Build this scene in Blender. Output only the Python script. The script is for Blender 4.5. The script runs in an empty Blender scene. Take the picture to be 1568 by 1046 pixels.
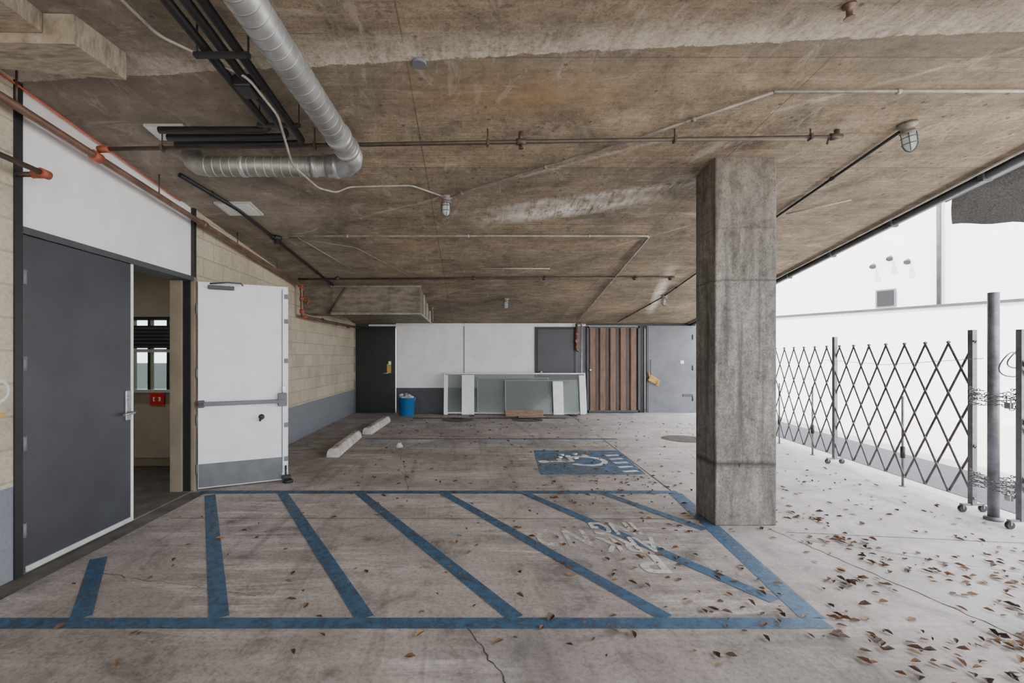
import bpy, bmesh, math, random
from mathutils import Vector, Matrix
random.seed(7)
scene=bpy.context.scene
V=Vector

# ------------------------------------------------------------------ materials
class NT:
    def __init__(s,name):
        s.m=bpy.data.materials.new(name); s.m.use_nodes=True
        s.t=s.m.node_tree; s.b=s.t.nodes['Principled BSDF']
        s.out=s.t.nodes['Material Output']
        s.co=s.t.nodes.new('ShaderNodeTexCoord').outputs['Object']
    def n(s,typ,**kw):
        nd=s.t.nodes.new(typ)
        for k,v in kw.items(): setattr(nd,k,v)
        return nd
    def l(s,a,b): s.t.links.new(a,b)
    def mapv(s,scale=(1,1,1),rot=(0,0,0),loc=(0,0,0),src=None):
        m=s.n('ShaderNodeMapping'); s.l(src or s.co,m.inputs[0])
        m.inputs['Scale'].default_value=scale; m.inputs['Rotation'].default_value=rot; m.inputs['Location'].default_value=loc
        return m.outputs[0]
    def noise(s,scale,detail=6,rough=.6,vec=None,dist=0):
        q=s.n('ShaderNodeTexNoise'); s.l(vec or s.co,q.inputs['Vector'])
        q.inputs['Scale'].default_value=scale;q.inputs['Detail'].default_value=detail;q.inputs['Roughness'].default_value=rough
        q.inputs['Distortion'].default_value=dist
        return q.outputs['Fac']
    def ramp(s,fac,stops):
        r=s.n('ShaderNodeValToRGB'); s.l(fac,r.inputs[0])
        e=r.color_ramp.elements
        while len(e)<len(stops): e.new(.5)
        for i,(p,c) in enumerate(stops):
            e[i].position=p
            if not isinstance(c,(tuple,list)): c=(c,c,c)
            e[i].color=(*c[:3],1)
        return r.outputs[0]
    def mix(s,fac,a,b,mode='MIX'):
        m=s.n('ShaderNodeMix',data_type='RGBA',blend_type=mode)
        for inp,val in ((m.inputs[0],fac),(m.inputs[6],a),(m.inputs[7],b)):
            if hasattr(val,'is_output'): s.l(val,inp)
            elif isinstance(val,(tuple,list)): inp.default_value=(*val[:3],1)
            else: inp.default_value=val
        return m.outputs[2]
    def grade(s,c,g,k):
        q=s.n('ShaderNodeGamma'); s.l(c,q.inputs[0]); q.inputs[1].default_value=g
        return s.mix(1.0,q.outputs[0],k,'MULTIPLY')
    def math(s,op,a,b=None,c=None,clamp=False):
        m=s.n('ShaderNodeMath',operation=op,use_clamp=clamp)
        for i,v in enumerate((a,b,c)):
            if v is None: continue
            if hasattr(v,'is_output'): s.l(v,m.inputs[i])
            else: m.inputs[i].default_value=v
        return m.outputs[0]
    def xyz(s):
        q=s.n('ShaderNodeSeparateXYZ'); s.l(s.co,q.inputs[0]); return q.outputs
    def comb(s,x,y,z=0.0):
        q=s.n('ShaderNodeCombineXYZ')
        for i,v in enumerate((x,y,z)):
            if hasattr(v,'is_output'): s.l(v,q.inputs[i])
            else: q.inputs[i].default_value=v
        return q.outputs[0]
    def bump(s,h,strength=.3,dist=.01):
        b=s.n('ShaderNodeBump'); s.l(h,b.inputs['Height']); b.inputs['Strength'].default_value=strength; b.inputs['Distance'].default_value=dist
        s.l(b.outputs[0],s.b.inputs['Normal'])
    def fin(s,col=None,rough=.7,metal=0):
        if col is not None:
            if hasattr(col,'is_output'): s.l(col,s.b.inputs['Base Color'])
            else: s.b.inputs['Base Color'].default_value=(*col,1)
        s.b.inputs['Roughness'].default_value=rough; s.b.inputs['Metallic'].default_value=metal
        return s.m

def simple(name,c1,c2=None,scale=8,rough=.6,metal=0,stretch=(1,1,1),bump=.1,lo=.35,hi=.65,spec=None):
    t=NT(name); c2=c2 or tuple(x*.75 for x in c1)
    n=t.noise(scale,6,.65,t.mapv(stretch))
    col=t.ramp(n,[(lo,c2),(hi,c1)])
    if bump: t.bump(n,bump,.004)
    if spec is not None: t.b.inputs['Specular IOR Level'].default_value=spec
    return t.fin(col,rough,metal)

def bumpmask(t,v,c,w):
    d=t.math('ABSOLUTE',t.math('SUBTRACT',v,c))
    return t.math('SUBTRACT',1.0,t.math('DIVIDE',d,w),clamp=True)

def m_floor():
    t=NT('concrete_floor'); X,Y,Z=t.xyz()
    big=t.noise(.7,5,.6,dist=.4)
    c=t.ramp(big,[(.3,(.285,.255,.238)),(.5,(.385,.345,.325)),(.72,(.475,.43,.41))])
    med=t.noise(2.6,9,.72,dist=1.0)
    c=t.mix(.85,c,t.ramp(med,[(.32,.42),(.47,.87),(.6,1.0),(.75,1.15)]),'MULTIPLY')
    fine=t.noise(38,9,.8)
    c=t.mix(.75,c,t.ramp(fine,[(.32,.42),(.52,1.0),(.75,1.25)]),'MULTIPLY')
    for rz,sc,off,wt in ((.9,(.9,6,1),(0,0,0),.55),(-.5,(.6,5,1),(3,1,0),.45),(1.3,(.5,8,1),(1,6,0),.4)):
        q=t.noise(1.0,5,.65,t.mapv(sc,(0,0,rz),off),dist=1.4)
        f=t.math('MULTIPLY',t.ramp(q,[(.52,0.0),(.62,1.0)]),t.ramp(t.noise(.9,2),[(.42,0.0),(.6,1.0)]))
        f=t.math('MULTIPLY',t.math('MULTIPLY',f,t.ramp(fine,[(.35,.3),(.6,1.0)])),wt)
        c=t.mix(f,c,(.66,.61,.585))
    for sc,rz,off,wt in (((5,.5,1),.1,(7,2,0),.36),((.5,3.0,1),.05,(2,9,0),.32)):
        q=t.noise(1.0,4,.6,t.mapv(sc,(0,0,rz),off),dist=1.2)
        c=t.mix(t.math('MULTIPLY',t.ramp(q,[(.53,0.0),(.70,1.0)]),wt),c,(.12,.107,.10))
    for vs,r0,r1,k in ((2.3,.15,.21,.6),(7.0,.13,.17,.6),(1.1,.13,.20,.4)):
        vo=t.n('ShaderNodeTexVoronoi'); t.l(t.mapv((1,1,1),(0,0,.3),(vs,1,0)),vo.inputs['Vector']); vo.inputs['Scale'].default_value=vs
        sp=t.ramp(t.math('ADD',vo.outputs['Distance'],t.math('MULTIPLY',t.noise(11),.3)),[(r0,1.0),(r1+.06,0.0)])
        c=t.mix(t.math('MULTIPLY',sp,k),c,(.06,.053,.05))
    e=t.math('MULTIPLY',t.math('MULTIPLY',bumpmask(t,X,.2,.5),bumpmask(t,Y,2.1,.35)),t.ramp(med,[(.4,0.0),(.6,1.0)]))
    c=t.mix(t.math('MULTIPLY',e,.8,clamp=True),c,(.10,.105,.12))
    c=t.grade(c,1.2,(1.13,1.12,1.13))
    g=t.math('MULTIPLY',t.math('SUBTRACT',t.math('ADD',X,t.math('MULTIPLY',big,1.2)),2.1),.6,clamp=True)  # paler towards the open right side: daylight painted into the floor colour
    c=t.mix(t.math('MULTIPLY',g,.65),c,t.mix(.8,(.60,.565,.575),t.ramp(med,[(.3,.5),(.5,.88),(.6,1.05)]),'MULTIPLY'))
    t.bump(t.math('ADD',fine,t.math('MULTIPLY',med,.6)),.3,.004)
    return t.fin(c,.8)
def m_ceil():
    t=NT('board_formed_concrete_ceiling'); X,Y,Z=t.xyz()
    streak=t.noise(1.0,8,.75,t.mapv((2.2,7,1)),dist=.7)
    c=t.ramp(streak,[(.28,(.225,.188,.14)),(.5,(.305,.26,.20)),(.72,(.40,.35,.285))])
    mid=t.noise(5.5,9,.78,dist=.5)
    c=t.mix(.9,c,t.ramp(mid,[(.30,.42),(.46,.90),(.6,1.05),(.75,1.45)]),'MULTIPLY')
    blot=t.noise(.9,7,.68,dist=.9)
    c=t.mix(1.0,c,t.ramp(blot,[(.3,(.46,.46,.47)),(.44,(.82,.81,.79)),(.58,(1.05,1.02,.98)),(.75,(1.4,1.37,1.35))]),'MULTIPLY')
    fine=t.noise(70,8,.8)
    c=t.mix(.8,c,t.ramp(fine,[(.34,.30),(.47,.95),(.6,1.05),(.75,1.6)]),'MULTIPLY')
    grit=t.noise(24,9,.8)
    c=t.mix(.7,c,t.ramp(grit,[(.34,.45),(.48,.95),(.6,1.05),(.72,1.5)]),'MULTIPLY')
    gr=t.noise(1.0,4,.6,t.mapv((1.2,55,1)),dist=.15)
    c=t.mix(.3,c,t.ramp(gr,[(.35,.6),(.5,1.0),(.7,1.2)]),'MULTIPLY')
    bd=t.math('FRACT',t.math('MULTIPLY',t.math('ADD',Y,t.math('MULTIPLY',mid,.02)),3.28))
    c=t.mix(t.math('MULTIPLY',t.math('LESS_THAN',bd,.022),t.ramp(blot,[(.4,.05),(.6,.45)])),c,(.09,.07,.05))
    vo=t.n('ShaderNodeTexVoronoi'); t.l(t.co,vo.inputs['Vector']); vo.inputs['Scale'].default_value=7
    c=t.mix(t.math('MULTIPLY',t.ramp(vo.outputs['Distance'],[(.07,1.0),(.10,0.0)]),.7),c,(.04,.032,.025))
    br=t.n('ShaderNodeTexBrick'); t.l(t.mapv((1,1,1),(0,0,0),(.35,-.18,0)),br.inputs['Vector'])
    br.inputs['Scale'].default_value=1; br.inputs['Brick Width'].default_value=2.44; br.inputs['Row Height'].default_value=1.22
    br.inputs['Mortar Size'].default_value=.005; br.inputs['Mortar Smooth'].default_value=.2; br.offset=0.0
    br.inputs['Color1'].default_value=(.80,.80,.82,1); br.inputs['Color2'].default_value=(1.14,1.12,1.08,1); br.inputs['Mortar'].default_value=(1,1,1,1)
    c=t.mix(.8,c,br.outputs['Color'],'MULTIPLY')
    c=t.mix(t.math('MULTIPLY',br.outputs['Fac'],.6),c,(.07,.055,.04))
    vn=t.noise(1.0,7,.75,t.mapv((13,2.0,1)),dist=.5)
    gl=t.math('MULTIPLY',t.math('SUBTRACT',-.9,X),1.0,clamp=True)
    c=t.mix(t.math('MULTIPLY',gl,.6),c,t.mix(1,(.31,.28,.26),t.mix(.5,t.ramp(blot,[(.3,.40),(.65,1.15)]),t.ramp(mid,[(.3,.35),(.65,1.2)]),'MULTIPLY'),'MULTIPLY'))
    c=t.grade(c,1.15,(1.22,1.195,1.15))
    fold=t.math('ADD',t.math('ADD',Y,t.math('MULTIPLY',X,.072)),t.math('MULTIPLY',t.math('SUBTRACT',mid,.5),.12))
    near=t.math('MULTIPLY',t.math('LESS_THAN',fold,2.62),bumpmask(t,fold,2.62,.26))
    b1=t.math('MULTIPLY',near,t.ramp(t.math('ADD',t.math('MULTIPLY',vn,.5),t.math('MULTIPLY',blot,.5)),[(.38,0.0),(.58,1.0)]))
    b1=t.math('MULTIPLY',b1,t.ramp(grit,[(.35,.35),(.55,1.0)]))
    c=t.mix(t.math('MULTIPLY',b1,1.3,clamp=True),c,t.mix(.7,(.56,.50,.42),t.ramp(fine,[(.35,.55),(.6,1.1)]),'MULTIPLY'))
    far=t.math('MULTIPLY',t.math('GREATER_THAN',fold,2.62),bumpmask(t,fold,2.62,.75))
    c=t.mix(t.math('MULTIPLY',far,.45),c,(.14,.115,.085))
    l2=t.math('ADD',Y,t.math('MULTIPLY',X,.32))
    for lc,lw,xc,xw,k in ((5.0,.22,1.0,1.0,1.6),(4.75,.10,1.1,1.3,1.0),):
        e=t.math('MULTIPLY',bumpmask(t,l2,lc,lw),bumpmask(t,X,xc,xw))
        e=t.math('MULTIPLY',e,t.ramp(t.math('ADD',t.math('MULTIPLY',vn,.6),t.math('MULTIPLY',mid,.4)),[(.43,0.0),(.56,1.0)]))
        c=t.mix(t.math('MULTIPLY',e,k,clamp=True),c,(.80,.77,.72))
    e=t.math('MULTIPLY',bumpmask(t,t.math('SUBTRACT',X,t.math('MULTIPLY',Y,.30)),.98,.12),bumpmask(t,Y,8.3,1.9))
    e=t.math('MULTIPLY',e,t.ramp(mid,[(.35,0.2),(.6,1.0)]))
    c=t.mix(t.math('MULTIPLY',e,2.0,clamp=True),c,(.80,.76,.70))
    for k0,m0,wd in ((4.35,-.55,.03),(7.9,-1.1,.035)):
        dd=t.math('ADD',t.math('SUBTRACT',Y,t.math('MULTIPLY',X,m0)),t.math('MULTIPLY',mid,.2))
        e=t.math('MULTIPLY',bumpmask(t,dd,k0,wd),t.ramp(blot,[(.42,0.0),(.55,1.0)]))
        c=t.mix(t.math('MULTIPLY',e,.45),c,(.62,.56,.48))
    for loc,sc,k in (((5,3,0),(1.2,5,1),.5),((1,8,0),(3.5,1.5,1),.5),((9,4,0),(7,2.2,1),.4)):
        ws=t.ramp(t.noise(1.2,9,.78,t.mapv(sc,(0,0,.1),loc),dist=.8),[(.57,0.0),(.70,1.0)])
        c=t.mix(t.math('MULTIPLY',ws,k),c,(.54,.49,.425))
    rs=t.math('MULTIPLY',bumpmask(t,Y,2.95,.25),bumpmask(t,X,.35,.9))
    c=t.mix(t.math('MULTIPLY',t.math('MULTIPLY',rs,streak),.8,clamp=True),c,(.42,.24,.09))
    t.bump(t.math('ADD',t.math('ADD',streak,grit),t.math('MULTIPLY',fine,.6)),.5,.008)
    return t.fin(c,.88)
def m_column():
    t=NT('cast_concrete_column'); X,Y,Z=t.xyz()
    st=t.noise(1.0,8,.75,t.mapv((11,11,1.6)),dist=.9)
    c=t.ramp(st,[(.30,(.13,.117,.102)),(.5,(.235,.22,.198)),(.72,(.36,.342,.315))])
    bl=t.noise(2.6,9,.75,dist=1.1)
    c=t.mix(1.0,c,t.ramp(bl,[(.3,.35),(.46,.85),(.6,1.0),(.75,1.45)]),'MULTIPLY')
    fi=t.noise(60,8,.8); c=t.mix(.8,c,t.ramp(fi,[(.33,.35),(.5,1.0),(.75,1.5)]),'MULTIPLY')
    gi=t.noise(18,9,.8); c=t.mix(.7,c,t.ramp(gi,[(.33,.45),(.5,1.0),(.72,1.4)]),'MULTIPLY')
    dr=t.ramp(t.noise(1.0,4,.6,t.mapv((9,9,.5),(0,0,0),(3,0,2))),[(.55,0.0),(.66,1.0)])
    c=t.mix(t.math('MULTIPLY',dr,.6),c,(.065,.056,.048))
    for zc,w,k in ((.50,.035,.85),(1.98,.014,.6),(2.4,.01,.4)):
        c=t.mix(t.math('MULTIPLY',bumpmask(t,t.math('ADD',Z,t.math('MULTIPLY',bl,.06)),zc+.03,w),k),c,(.045,.04,.04))
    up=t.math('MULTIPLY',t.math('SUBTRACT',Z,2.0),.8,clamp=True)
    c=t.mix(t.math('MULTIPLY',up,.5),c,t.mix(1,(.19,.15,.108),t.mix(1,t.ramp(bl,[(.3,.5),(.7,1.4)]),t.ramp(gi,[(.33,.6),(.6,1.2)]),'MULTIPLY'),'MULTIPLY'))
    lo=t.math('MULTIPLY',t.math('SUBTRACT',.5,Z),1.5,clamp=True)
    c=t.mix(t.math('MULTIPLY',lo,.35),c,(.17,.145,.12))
    c=t.grade(c,1.12,(1.0,1.0,1.02))
    t.bump(t.math('ADD',st,fi),.5,.006)
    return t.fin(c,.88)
def m_block(name,axis):
    t=NT(name); X,Y,Z=t.xyz()
    u=Y if axis=='y' else X
    vec=t.comb(u,Z,0.0)
    br=t.n('ShaderNodeTexBrick'); t.l(vec,br.inputs['Vector'])
    br.inputs['Scale'].default_value=1; br.inputs['Brick Width'].default_value=.40; br.inputs['Row Height'].default_value=.20
    br.inputs['Mortar Size'].default_value=.007; br.inputs['Mortar Smooth'].default_value=.3
    br.inputs['Color1'].default_value=(.52,.46,.355,1); br.inputs['Color2'].default_value=(.45,.395,.30,1); br.inputs['Mortar'].default_value=(.37,.32,.245,1)
    fi=t.noise(35,8,.75)
    c=t.mix(.7,br.outputs['Color'],t.ramp(fi,[(.3,.55),(.55,1.0)]),'MULTIPLY')
    bl=t.noise(1.4,7,.7)
    c=t.mix(.7,c,t.ramp(bl,[(.3,.6),(.55,1.0),(.7,1.1)]),'MULTIPLY')
    w=t.math('LESS_THAN',Z,.57)
    c=t.mix(w,c,t.mix(.6,(.18,.19,.22),t.ramp(fi,[(.3,.6),(.6,1.0)]),'MULTIPLY'))
    t.bump(t.math('SUBTRACT',t.math('MULTIPLY',fi,.5),br.outputs['Fac']),.6,.007)
    return t.fin(c,.85)
def m_worn(name,col,lo,hi,scale=5,dark=.7,rough=.6,col2=None,base=.12):
    t=NT(name)
    n=t.noise(scale,9,.78,dist=.3); n2=t.noise(1.1,4,.6)
    f=t.math('ADD',t.math('MULTIPLY',n,.65),t.math('MULTIPLY',n2,.35))
    c=t.mix(.8,col,t.ramp(t.noise(9,6,.7),[(.3,dark),(.65,1.15)]),'MULTIPLY')
    if col2:
        X,Y,Z=t.xyz(); c=t.mix(t.math('MULTIPLY',t.math('MULTIPLY',t.math('SUBTRACT',X,.6),.6,clamp=True),.8),c,col2)
    t.fin(c,rough)
    tr=t.n('ShaderNodeBsdfTransparent'); mx=t.n('ShaderNodeMixShader')
    t.l(t.ramp(f,[(lo,base),(hi,1.0)]),mx.inputs[0]); t.l(tr.outputs[0],mx.inputs[1]); t.l(t.b.outputs[0],mx.inputs[2]); t.l(mx.outputs[0],t.out.inputs[0])
    return t.m
def m_glass(name,col,rough=.05,alpha=.35,tint=(.8,.9,.86)):
    t=NT(name); t.fin(col,rough)
    tr=t.n('ShaderNodeBsdfTransparent'); tr.inputs[0].default_value=(*tint,1)
    mx=t.n('ShaderNodeMixShader')
    dn=t.noise(1.5,4,.6); t.l(t.ramp(dn,[(.3,alpha*.85),(.7,min(1,alpha*1.15))]),mx.inputs[0])
    t.l(tr.outputs[0],mx.inputs[1]); t.l(t.b.outputs[0],mx.inputs[2]); t.l(mx.outputs[0],t.out.inputs[0])
    return t.m

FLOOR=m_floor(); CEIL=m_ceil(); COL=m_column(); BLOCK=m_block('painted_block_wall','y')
WHITE=simple('white_paint',(.80,.80,.81),(.70,.70,.71),3,.5,bump=.03)
WHITED=simple('white_door_paint',(.76,.76,.79),(.68,.68,.71),4,.4,bump=.02)
CHAR=simple('charcoal_paint',(.045,.048,.060),(.030,.032,.040),2.5,.45,bump=.04)
BLACK=simple('black_paint',(.014,.014,.016),(.008,.008,.009),5,.5,bump=.03)
DGREY=simple('dark_grey_paint',(.065,.068,.08),(.045,.047,.055),5,.55,bump=.03)
MGREY=simple('slate_grey_paint',(.155,.16,.19),(.115,.12,.14),3,.55,bump=.03)
KICK=simple('kick_plate',(.14,.145,.16),(.10,.105,.115),6,.4,metal=.3,bump=.03)
STEEL=simple('brushed_steel',(.50,.50,.51),(.35,.35,.36),20,.35,metal=.9)
GALV=simple('galvanised_duct',(.52,.53,.54),(.34,.35,.36),5,.45,metal=.7,bump=.05)
GALV2=simple('darker_duct',(.34,.33,.31),(.19,.18,.165),6,.5,metal=.6,bump=.05)  # darker, browner duct metal: crosswise run and ribs of the first run
CONDUIT=simple('grey_conduit',(.28,.25,.22),(.15,.13,.11),10,.5,metal=.3)
CONDUITL=simple('bare_conduit',(.46,.43,.39),(.28,.25,.22),10,.5,metal=.3)
PIPE=simple('painted_sprinkler_pipe',(.085,.06,.045),(.042,.03,.024),10,.5,metal=.2)
COPPER=simple('brown_main_pipe',(.20,.115,.08),(.10,.06,.042),5,.45,metal=.3)
ORANGE=simple('orange_coupling',(.42,.095,.04),(.20,.05,.03),12,.55)
CABLE=simple('red_cable_jacket',(.60,.10,.05),(.5,.08,.04),10,.5)
DUCTB=simple('taped_duct_sheet',(.22,.185,.135),(.09,.073,.055),4,.6,metal=.15,stretch=(1,1,3))
RUST=simple('rusty_steel_panel',(.20,.12,.08),(.115,.067,.046),3,.6,stretch=(6,1,1),bump=.1)
BLUE=m_worn('blue_line_paint',(.040,.098,.175),.36,.52,18,.5,col2=(.08,.16,.28),base=.25)
BLUE2=m_worn('blue_emblem_paint',(.075,.14,.23),.37,.53,9)
WLINE=m_worn('white_line_paint',(.62,.60,.58),.44,.62,9,.8)
WLINE3=m_worn('white_letter_paint',(.60,.575,.56),.42,.56,22,.8,base=.3)
WLINE2=m_worn('emblem_white_paint',(.70,.70,.71),.38,.52,12,.8,base=.3)
DARKS=simple('dark_joint',(.07,.06,.055),(.03,.028,.026),20,.95)
DSTRIP=simple('stained_threshold_concrete',(.13,.115,.10),(.06,.052,.046),4,.85)
FENCE=simple('galvanised_gate_steel',(.18,.17,.18),(.10,.095,.10),15,.45,metal=.5)
POLE=simple('gate_pole_steel',(.22,.22,.245),(.13,.13,.15),12,.45,metal=.5)
OUTW=simple('stucco_white',(.85,.86,.86),(.80,.81,.81),2,.9,bump=.02)
OUTG=simple('outdoor_concrete',(.62,.58,.52),(.52,.48,.43),1.5,.9)
ASPH=simple('asphalt',(.13,.13,.145),(.085,.085,.095),30,.9)
STOP=simple('wheel_stop_concrete',(.58,.54,.49),(.32,.29,.26),7,.85,bump=.3)
BUCKET=simple('blue_plastic',(.02,.16,.42),(.012,.10,.30),4,.35)
WOOD=simple('weathered_wood',(.29,.19,.135),(.18,.115,.078),5,.7,stretch=(1,6,6))
TAN=simple('tan_paint',(.26,.215,.16),(.20,.165,.12),4,.6)
BEAMC=simple('beam_concrete',(.38,.32,.25),(.17,.14,.10),9,.85,stretch=(1,4,1),bump=.3)
RED=simple('red_sign',(.55,.02,.02),(.45,.015,.015),4,.5)
YEL=simple('yellow_tag',(.55,.34,.08),(.38,.22,.05),8,.6)
GLASS=m_glass('clear_float_glass',(.30,.325,.32),.08,.32,(.90,.925,.915))
GEDGE=simple('glass_green_edge',(.32,.38,.36),(.24,.30,.28),4,.3)
JAR=m_glass('jar_glass',(.75,.78,.78),.1,.45)
WINGL=m_glass('window_glass',(.3,.35,.38),.03,.15)
FRAMEW=simple('aluminium_frame',(.62,.64,.64),(.48,.50,.50),8,.4,metal=.3)
MESHF=simple('black_shade_cloth',(.035,.033,.031),(.015,.014,.014),45,1.0,spec=.0,stretch=(1,1,2))
LEAF=[simple('dry_leaf_a',(.16,.075,.03),(.085,.04,.018),20,.8),simple('dry_leaf_b',(.26,.155,.075),(.15,.08,.04),20,.8),simple('dry_leaf_c',(.08,.043,.025),(.042,.024,.014),20,.8)]
INTW=simple('interior_paint',(.38,.34,.27),(.32,.29,.23),4,.7)

# ------------------------------------------------------------------ builder
class B:
    def __init__(s,name): s.name=name; s.bm=bmesh.new(); s.mats=[]
    def mi(s,m):
        if m not in s.mats: s.mats.append(m)
        return s.mats.index(m)
    def _merge(s,bm,mat):
        i=s.mi(mat)
        for f in bm.faces: f.material_index=i
        me=bpy.data.meshes.new('tmp'); bm.to_mesh(me); bm.free(); s.bm.from_mesh(me); bpy.data.meshes.remove(me)
    def box(s,c,d,mat,rz=0,rot=None,bev=0):
        bm=bmesh.new(); bmesh.ops.create_cube(bm,size=1)
        for v in bm.verts: v.co=V((v.co.x*d[0],v.co.y*d[1],v.co.z*d[2]))
        if bev: bmesh.ops.bevel(bm,geom=list(bm.edges),offset=bev,segments=2,affect='EDGES',profile=.5)
        R=rot if rot is not None else Matrix.Rotation(rz,3,'Z')
        for v in bm.verts: v.co=R@v.co+V(c)
        s._merge(bm,mat)
    def bx(s,x0,x1,y0,y1,z0,z1,mat,bev=0):
        s.box(((x0+x1)/2,(y0+y1)/2,(z0+z1)/2),(x1-x0,y1-y0,z1-z0),mat,bev=bev)
    def hexa(s,pts,mat):
        bm=bmesh.new(); v=[bm.verts.new(p) for p in pts]
        for f in ((3,2,1,0),(4,5,6,7),(0,1,5,4),(1,2,6,5),(2,3,7,6),(3,0,4,7)): bm.faces.new([v[i] for i in f])
        bmesh.ops.recalc_face_normals(bm,faces=bm.faces); s._merge(bm,mat)
    def lathe(s,base,axis,prof,mat,seg=20):
        axis=V(axis).normalized(); a=axis.orthogonal().normalized(); b=axis.cross(a)
        bm=bmesh.new(); rings=[]
        for r,h in prof:
            rings.append([bm.verts.new(V(base)+axis*h+(a*math.cos(t)+b*math.sin(t))*max(r,1e-4)) for t in [2*math.pi*i/seg for i in range(seg)]])
        for p,q in zip(rings,rings[1:]):
            for i in range(seg):
                f=bm.faces.new((p[i],p[(i+1)%seg],q[(i+1)%seg],q[i])); f.smooth=True
        bm.faces.new(rings[0]); bm.faces.new(rings[-1])
        bmesh.ops.recalc_face_normals(bm,faces=bm.faces); s._merge(bm,mat)
    def cyl(s,p,q,r,mat,seg=16):
        p=V(p);q=V(q); s.lathe(p,q-p,[(r,0),(r,(q-p).length)],mat,seg)
    def sweep(s,pts,r,mat,seg=12,bend=0,close=False):
        P=[V(p) for p in pts]
        if bend:
            o=[P[0]]
            for i in range(1,len(P)-1):
                a,b,c=P[i-1],P[i],P[i+1]
                d=min(bend,(a-b).length*.45,(c-b).length*.45)
                p0=b+(a-b).normalized()*d; p1=b+(c-b).normalized()*d
                for k in range(7):
                    t=k/6; o.append((1-t)**2*p0+2*t*(1-t)*b+t*t*p1)
            o.append(P[-1]); P=o
        n=len(P); bm=bmesh.new(); rings=[]; a=None
        for i in range(n):
            if close: t=(P[(i+1)%n]-P[i-1])
            else: t=(P[min(i+1,n-1)]-P[max(i-1,0)])
            t.normalize()
            if a is None: a=t.orthogonal().normalized()
            else: a=(a-t*a.dot(t)).normalized()
            b=t.cross(a)
            rings.append([bm.verts.new(P[i]+(a*math.cos(x)+b*math.sin(x))*r) for x in [2*math.pi*j/seg for j in range(seg)]])
        m=n if close else n-1
        for i in range(m):
            p,q=rings[i],rings[(i+1)%n]
            for j in range(seg):
                f=bm.faces.new((p[j],p[(j+1)%seg],q[(j+1)%seg],q[j])); f.smooth=True
        if not close: bm.faces.new(rings[0]); bm.faces.new(rings[-1])
        bmesh.ops.recalc_face_normals(bm,faces=bm.faces); s._merge(bm,mat)
    def quad(s,pts,mat):
        bm=bmesh.new(); bm.faces.new([bm.verts.new(p) for p in pts])
        for f in bm.faces:
            f.normal_update()
            if f.normal.z<0: f.normal_flip()
        s._merge(bm,mat)
    def done(s,parent=None):
        me=bpy.data.meshes.new(s.name); s.bm.to_mesh(me); s.bm.free()
        for m in s.mats: me.materials.append(m)
        o=bpy.data.objects.new(s.name,me); scene.collection.objects.link(o)
        if parent: o.parent=parent
        return o

def ceilz(y): return 3.35-.1036*max(y,2.58)
def edgex(y): return 4.41+.145*(y-3.62)
WL=-2.77; YB=11.2

# ------------------------------------------------------------------ shell
o=B('floor')
o.hexa([(WL-.0,-4,-.15),(edgex(-4)+.12,-4,-.15),(edgex(12)+.12,12,-.15),(WL,12,-.15),(WL,-4,0),(edgex(-4)+.12,-4,0),(edgex(12)+.12,12,0),(WL,12,0)],FLOOR)
o.done()
o=B('ceiling')
ys=[-4,2.58,12]
for y0,y1 in zip(ys,ys[1:]):
    o.hexa([(WL-.1,y0,ceilz(y0)),(edgex(y0),y0,ceilz(y0)),(edgex(y1),y1,ceilz(y1)),(WL-.1,y1,ceilz(y1)),
            (WL-.1,y0,3.5),(edgex(y0),y0,3.5),(edgex(y1),y1,3.5),(WL-.1,y1,3.5)],CEIL)
o.done()
o=B('ground'); o.quad([(-40,-40,-.05),(40,-40,-.05),(40,40,-.05),(-40,40,-.05)],OUTG); o.done()
o=B('street_asphalt')
o.quad([(edgex(-6)+.45,-6,-.045),(edgex(-6)+1.5,-6,-.045),(edgex(12)+1.5,12,-.045),(edgex(12)+.45,12,-.045)],ASPH); o.done()

# left wall
T=.22
o=B('wall_left')
def wl(y0,y1,z0,mat=BLOCK):
    o.hexa([(WL-T,y0,z0),(WL,y0,z0),(WL,y1,z0),(WL-T,y1,z0),(WL-T,y0,ceilz(y0)),(WL,y0,ceilz(y0)),(WL,y1,ceilz(y1)),(WL-T,y1,ceilz(y1))],mat)
wl(-4,2.58,0); wl(2.58,2.80,0); wl(4.66,11.2,0)
o.done()
o=B('transom_panel')
o.hexa([(WL-.12,2.84,2.17),(WL-.02,2.84,2.17),(WL-.02,4.62,2.17),(WL-.12,4.62,2.17),
        (WL-.12,2.84,ceilz(2.84)),(WL-.02,2.84,ceilz(2.84)),(WL-.02,4.62,ceilz(4.62)),(WL-.12,4.62,ceilz(4.62))],WHITE)
o.done()
o=B('door_frame')
o.bx(WL-.2,WL+.012,2.79,2.84,0,ceilz(2.84),BLACK)
o.bx(WL-.2,WL+.012,4.62,4.67,0,2.17,TAN)
o.bx(WL-.2,WL+.012,4.62,4.66,2.17,ceilz(4.66),BLACK)
o.bx(WL-.2,WL+.012,2.84,4.62,2.13,2.175,DGREY)
o.bx(WL-.2,WL-.09,4.57,4.62,0,2.13,TAN); o.bx(WL-.09,WL-.02,4.60,4.62,0,2.13,BLACK)
o.bx(WL-.2,WL-.0,2.80,4.66,0,.012,DSTRIP)
o.done()
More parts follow.
